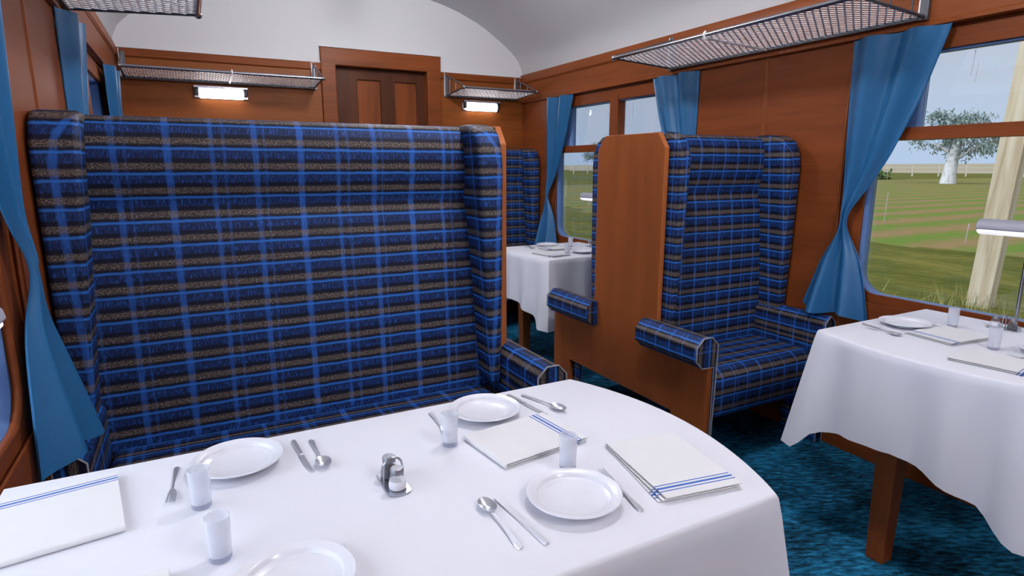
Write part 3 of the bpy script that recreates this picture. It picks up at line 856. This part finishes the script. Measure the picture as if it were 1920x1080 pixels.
# ------------------------------------------------------------------ curtains
def curtain(side, y_out, y_in, label):
    """y_out: edge over the wall, y_in: edge over the glass (top)"""
    sx = 1 if side == 'r' else -1; w0 = XR if sx > 0 else XL
    d = 1 if y_in > y_out else -1; W = abs(y_in - y_out)
    top, waist, bot = 1.690, .985, .600
    nU, nV = 56, 64
    # (fraction down, outer edge, inner edge) as distances from y_out towards the glass
    k = [(0, .0, W), (.22, .004, W * .80), (.42, .012, W * .54), (.55, .020, W * .30), (.61, .030, W * .185), (.645, .036, W * .155), (.68, .030, W * .165), (.80, -.040, W * .36), (1.0, -.098, W * .535)]
    outer = [(a, b) for a, b, c in k]; inner = [(a, c) for a, b, c in k]
    def sm(tab, x):
        # smoothed lookup
        return sum(lerp_tab(tab, x + e) for e in (-.03, -.015, 0, .015, .03)) / 5
    bm = bmesh.new(); G = []
    for j in range(nV + 1):
        v = j / nV; o_, i_ = sm(outer, v), sm(inner, v)
        if v < .64: g = min(1, max(0, (.64 - v) / .64)); amp = .012 + .036 * g
        else: amp = .010 + .050 * ((v - .64) / .36) ** 1.2
        pinch = math.exp(-((v - .64) / .07) ** 2)
        row = []
        for i in range(nU + 1):
            u = i / nU
            y = y_out + d * (o_ + (i_ - o_) * u)
            f = .5 - .5 * math.cos(2 * PI * (2.15 * u - .06) + .4 * math.sin(3 * v))
            f2 = .5 - .5 * math.cos(2 * PI * (2.3 * u + .3) - 1.3 * v)
            x = .006 + amp * (1.1 * f + .10 * f2) + .018 * pinch
            if v > .64: x += .030 * ((v - .64) / .36) * (1 - u) 
            z = top - v * (top - bot)
            z += (v > .9) * (v - .9) / .1 * (.012 * math.sin(2 * PI * 1.3 * u + 2.4) - .020 * u)
            row.append(bm.verts.new((w0 - sx * x, y, z)))
        G.append(row)
    for A, C in zip(G, G[1:]):
        for i in range(nU): bm.faces.new((A[i], A[i + 1], C[i + 1], C[i]))
    cy = y_out + d * W / 2
    for v in bm.verts: v.co.x -= w0; v.co.y -= cy; v.co.z -= bot
    bmesh.ops.recalc_face_normals(bm, faces=bm.faces)
    o = obj('curtain', bm, M['curtain'], smooth=80, loc=(w0, cy, bot))
    s_ = o.modifiers.new('thick', 'SOLIDIFY'); s_.thickness = .0022; s_.offset = 0
    es = o.modifiers.new('hem', 'EDGE_SPLIT'); es.split_angle = math.radians(70)
    tag(o, label, 'curtain', 'blue curtains tied at the waist'); return o
curtain('r', 1.594, 1.238, 'blue tied curtain framing the large window with the tree, above the narrow table')
curtain('r', 2.425, 2.784, 'blue curtain directly above the narrow winged seat')
curtain('r', 3.958, 3.600, 'blue tied curtain nearest the end wall above the distant table')
curtain('l', 1.594, 1.238, 'blue tied curtain hanging beside the wide sofa arm')
curtain('l', 2.425, 2.784, 'blue curtain above the wide sofa back')
curtain('l', 3.958, 3.600, 'narrow blue curtain in the corner below the long rack')

# ------------------------------------------------------------------ added fill globes, unseen above the frame, to brighten the interior
for y, w in ((-1.7, 'far behind the camera'), (-.6, 'just behind the camera'), (1.35, 'above the near tables'), (3.0, 'above the distant table')):
    t = thing('fill_lamp', 'added white fill globe under the ceiling ' + w, 'lamp', (XC, y, ZA - .003), 0, 'added fill lamps')
    obj('fill_mount', lathe(bmesh.new(), [(0, 0), (.07, 0), (.07, -.012), (.02, -.03), (.012, -.075), (0, -.075)], 32), M['chrome'], t, smooth=40)
    obj('globe', lathe(bmesh.new(), [(0, -.065)] + [(.085 * math.sin(k * PI / 14), -.155 + .085 * math.cos(k * PI / 14)) for k in range(1, 14)] + [(0, -.24)], 28), M['fill_glow'], t, smooth=60)

# ------------------------------------------------------------------ outside
def ground_mat():
    t = NT('field_ground'); o = t.obj(); s = t.sep(o)
    n1 = t.noise(t.mapv(o, (.9, .22, 1)), 1, 4, .6); n2 = t.noise(t.mapv(o, (7, 2.2, 1)), 1, 4, .65)
    g = t.ramp(t.m('ADD', t.m('MULTIPLY', n1, .5), t.m('MULTIPLY', n2, .5)), [(.34, (.060, .072, .010)), (.5, (.115, .120, .020)), (.66, (.22, .19, .045))])
    ry = t.m('ADD', s[1], t.m('MULTIPLY', t.noise(t.mapv(o, (.25, .6, 1)), 1, 3), 1.1))
    row = t.m('SINE', t.m('MULTIPLY', ry, 2 * PI / 2.6))
    nn = t.noise(t.mapv(o, (1.2, 3, 1)), 1, 3, .6)
    rm = t.m('ADD', t.m('MULTIPLY', row, .22), nn)
    crop = t.ramp(rm, [(.28, (.27, .18, .085)), (.5, (.20, .185, .055)), (.74, (.125, .21, .030))])
    mask = t.m('MULTIPLY', t.m('GREATER_THAN', t.m('ADD', s[0], t.m('MULTIPLY', n1, 6)), 21), t.m('LESS_THAN', s[1], 62))
    c = t.mix(mask, g, crop)
    t.bsdf(c, .95, spec=.1); return t.mat
M['ground'] = ground_mat()
def big_ground():
    bm = bmesh.new()
    box(bm, -400, 400, -400, 400, GZ - .5, GZ)
    return bm
struct(obj('ground', big_ground(), M['ground']))
def post_mat():
    t = NT('weathered_pole_wood'); o = t.obj()
    n = t.noise(t.mapv(o, (7, 7, .5)), 1, 4, .6, .6); r = t.noise(t.mapv(o, (1, 1, 1.1)), 1, 2)
    c = t.ramp(n, [(.32, (.30, .22, .12)), (.5, (.43, .35, .23)), (.68, (.50, .44, .33))])
    c = t.mix(t.m('MULTIPLY', r, .3), c, (.45, .40, .33)); t.bsdf(c, .9, spec=.1); return t.mat
pm = post_mat()
tg = thing('utility_pole', 'squared pale timber pole standing in the grass outside the large window', 'pole', (11.0, 4.74, GZ)); tg.rotation_euler = (.045, 0, 0)
obj('shaft', B(-.10, .10, -.16, .16, -.1, 7.0), pm, tg, bevel=(.012, 2))
obj('crossarm', B(-.06, .06, -1.1, 1.1, 6.3, 6.45), pm, tg)
bm = bmesh.new()
for i in range(170):
    x, y = random.gauss(10.75, .35), random.gauss(4.65, .65); h = random.uniform(.15, .42); a = random.uniform(0, PI); w = .008
    dx, dy = math.cos(a) * w, math.sin(a) * w; lx, ly = random.gauss(0, .10), random.gauss(0, .10)
    v = [bm.verts.new(p) for p in ((x - dx, y - dy, GZ), (x + dx, y + dy, GZ), (x + lx, y + ly, GZ + h))]
    bm.faces.new(v)
gt = obj('dry_grass', bm, simple('dry_grass', (.24, .23, .08), .9)); gt['kind'] = 'stuff'; gt['label'] = 'tuft of dry grass at the foot of the timber pole'; gt['category'] = 'grass'
# gum tree
def bark():
    t = NT('pale_bark'); n = t.noise(t.mapv(t.obj(), (2, 2, .8)), 1, 4, .7, 1.)
    t.bsdf(t.ramp(n, [(.34, (.30, .28, .26)), (.46, (.50, .49, .48)), (.7, (.60, .59, .58))]), .9, spec=.1); return t.mat
def leafm():
    t = NT('grey_green_leaves'); n = t.noise(t.obj(), 1.3, 3)
    t.bsdf(t.ramp(n, [(.3, (.13, .17, .15)), (.5, (.21, .26, .23)), (.7, (.33, .38, .34))]), .85, spec=.1); return t.mat
LM = leafm(); BK = bark()
def tree(label, loc, rz, sc, seed):
    random.seed(seed)
    t = thing('gum_tree', label, 'tree', loc, rz); t.scale = (sc,) * 3
    b = tube(bmesh.new(), [(0, 0, -.1), (.05, 0, 1.2), (.1, -.1, 3.0), (.15, -.35, 4.6), (.1, -.3, 6.5), (0, 0, 8.3)], [.98, .80, .70, .56, .30, .1], 12)
    tips = [(0, 0, 8.2)]
    for base, br in (((.1, -.1, 2.9), [(.3, -1.3, 3.8), (.4, -2.8, 4.7), (.5, -4.2, 5.2)]), ((.12, -.2, 3.8), [(-.4, 1.2, 4.7), (-.5, 2.8, 5.6), (-.3, 4.0, 5.9)]), ((.12, -.3, 5.0), [(1.2, .6, 6.2), (2.2, 1.2, 7.0)]), ((.1, -.3, 5.2), [(-1.4, -1.0, 6.4), (-2.2, -2.0, 7.2)]), ((.1, -.3, 5.6), [(.5, 1.6, 7.0), (.6, 2.6, 7.8)]), ((.1, -.3, 5.6), [(.2, -2.0, 7.2), (.2, -3.2, 7.8)])):
        pts = [base] + br; tube(b, pts, [.30 - .24 * i / (len(pts) - 1) for i in range(len(pts))], 8); tips += br
    obj('trunk', b, BK, t, smooth=60)
    bm = bmesh.new()
    cen = []
    for p in tips: cen.append((Vector(p), 1.3))
    for i in range(34):
        a = random.uniform(0, 2 * PI); r = random.uniform(1.5, 5.2)
        cen.append((Vector((r * .75 * math.cos(a), r * math.sin(a), 7.2 - .10 * r * r + random.uniform(-1.2, 2.2))), random.uniform(.7, 1.25)))
    for c, R in cen:
        for i in range(115):
            d = Vector((random.gauss(0, 1), random.gauss(0, 1), random.gauss(0, .75))) * R * .55
            p = c + d; q = Matrix.Rotation(random.uniform(0, 6.3), 3, 'Z') @ Matrix.Rotation(random.uniform(.3, 1.5), 3, 'X')
            s = random.uniform(.09, .19)
            v = [bm.verts.new(p + q @ Vector(w)) for w in ((-s * .55, -s, 0), (s * .55, -s, 0), (s * .7, s, 0), (-s * .3, s * 1.3, 0))]
            bm.faces.new(v)
    obj('foliage', bm, LM, t)
    return t
tree('pale barked gum tree standing beyond the crop rows outside the large window', (89.3, 44.3, GZ), 0, 1.0, 3)
tree('faint distant tree seen through the far window above the distant table', (150, 205, GZ), 1., 1.25, 5)
# far fence, hedge strip and bush
fn = thing('rail_fence', 'low pale fence along the far side of the field behind the tree', 'fence', (150, 86, GZ))
dirv = Vector((-.45, .89, 0)).normalized(); rz = math.atan2(dirv.y, dirv.x); fn.rotation_euler = (0, 0, rz)
fm = simple('bleached_fence_wood', (.40, .36, .29), .9)
for z in (1.0, 1.9): obj('rail', B(-90, 90, -.06, .06, z, z + .18), fm, fn)
for i in range(36): obj('post', B(-90 + i * 5.1 - .15, -90 + i * 5.1 + .15, -.15, .15, -.1, 2.6), fm, fn)
def bush(loc, R, label, seed):
    random.seed(seed); bm = bmesh.new()
    for i in range(900):
        d = Vector((random.gauss(0, 1), random.gauss(0, 1), abs(random.gauss(0, .8)))); p = Vector(R) * .5; p = Vector((d.x * p.x, d.y * p.y, d.z * p.z)); s = random.uniform(.2, .45)
        q = Matrix.Rotation(random.uniform(0, 6.3), 3, 'Z') @ Matrix.Rotation(random.uniform(0, 1.5), 3, 'X')
        bm.faces.new([bm.verts.new(p + q @ Vector(w)) for w in ((-s * .5, -s, 0), (s * .5, -s, 0), (s * .5, s, 0), (-s * .4, s, 0))])
    return tag(obj('bush', bm, simple('bush_leaves', (.10, .15, .04), .9), loc=loc), label, 'bush')
bush((108, 66, GZ), (2, 2.2, 1.7), 'small green bush at the field edge beside the window curtain', 9)
# paddock hill strip behind the fence
hb = bmesh.new(); box(hb, 230, 260, -160, 420, GZ - .2, GZ + 3.2)
struct(obj('distant_hill', hb, simple('dry_hill', (.33, .28, .19), .95)))

# ------------------------------------------------------------------ sky, camera, view
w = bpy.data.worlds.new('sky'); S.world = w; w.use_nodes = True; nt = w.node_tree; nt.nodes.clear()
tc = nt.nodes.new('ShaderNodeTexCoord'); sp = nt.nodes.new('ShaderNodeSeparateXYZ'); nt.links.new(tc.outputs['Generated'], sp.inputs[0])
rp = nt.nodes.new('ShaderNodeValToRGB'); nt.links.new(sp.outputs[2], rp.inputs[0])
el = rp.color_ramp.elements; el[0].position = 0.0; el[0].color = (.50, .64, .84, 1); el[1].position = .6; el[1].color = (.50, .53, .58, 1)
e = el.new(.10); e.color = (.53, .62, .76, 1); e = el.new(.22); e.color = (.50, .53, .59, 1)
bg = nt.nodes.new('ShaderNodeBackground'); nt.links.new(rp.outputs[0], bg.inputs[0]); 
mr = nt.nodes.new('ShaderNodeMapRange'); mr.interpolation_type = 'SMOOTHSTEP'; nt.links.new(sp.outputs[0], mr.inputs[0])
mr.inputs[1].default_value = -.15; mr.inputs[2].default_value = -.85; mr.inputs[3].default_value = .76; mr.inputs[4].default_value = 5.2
nt.links.new(mr.outputs[0], bg.inputs[1])          # unseen side of the sky brightened to add light to the interior
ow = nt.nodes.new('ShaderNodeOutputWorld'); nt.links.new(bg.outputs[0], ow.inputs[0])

sl = bpy.data.lights.new('sun', 'SUN'); sl.energy = .5; sl.angle = .6; sl.color = (1, .97, .92)
so = bpy.data.objects.new('sun', sl); COL.objects.link(so); so.rotation_euler = (.30, -.22, 0)

cam = bpy.data.cameras.new('camera'); cam.lens = 21.0; cam.sensor_width = 36; cam.clip_start = .01; cam.clip_end = 2000
co = bpy.data.objects.new('camera', cam); COL.objects.link(co); co.location = (0, 0, 1.2)
co.rotation_euler = (PI / 2 - math.radians(11.4716), 0, -math.radians(27.915))
S.camera = co
vs = S.view_settings; vs.view_transform = 'Standard'; vs.look = 'None'; vs.gamma = 1; vs.use_curve_mapping = False; vs.exposure = 0.5
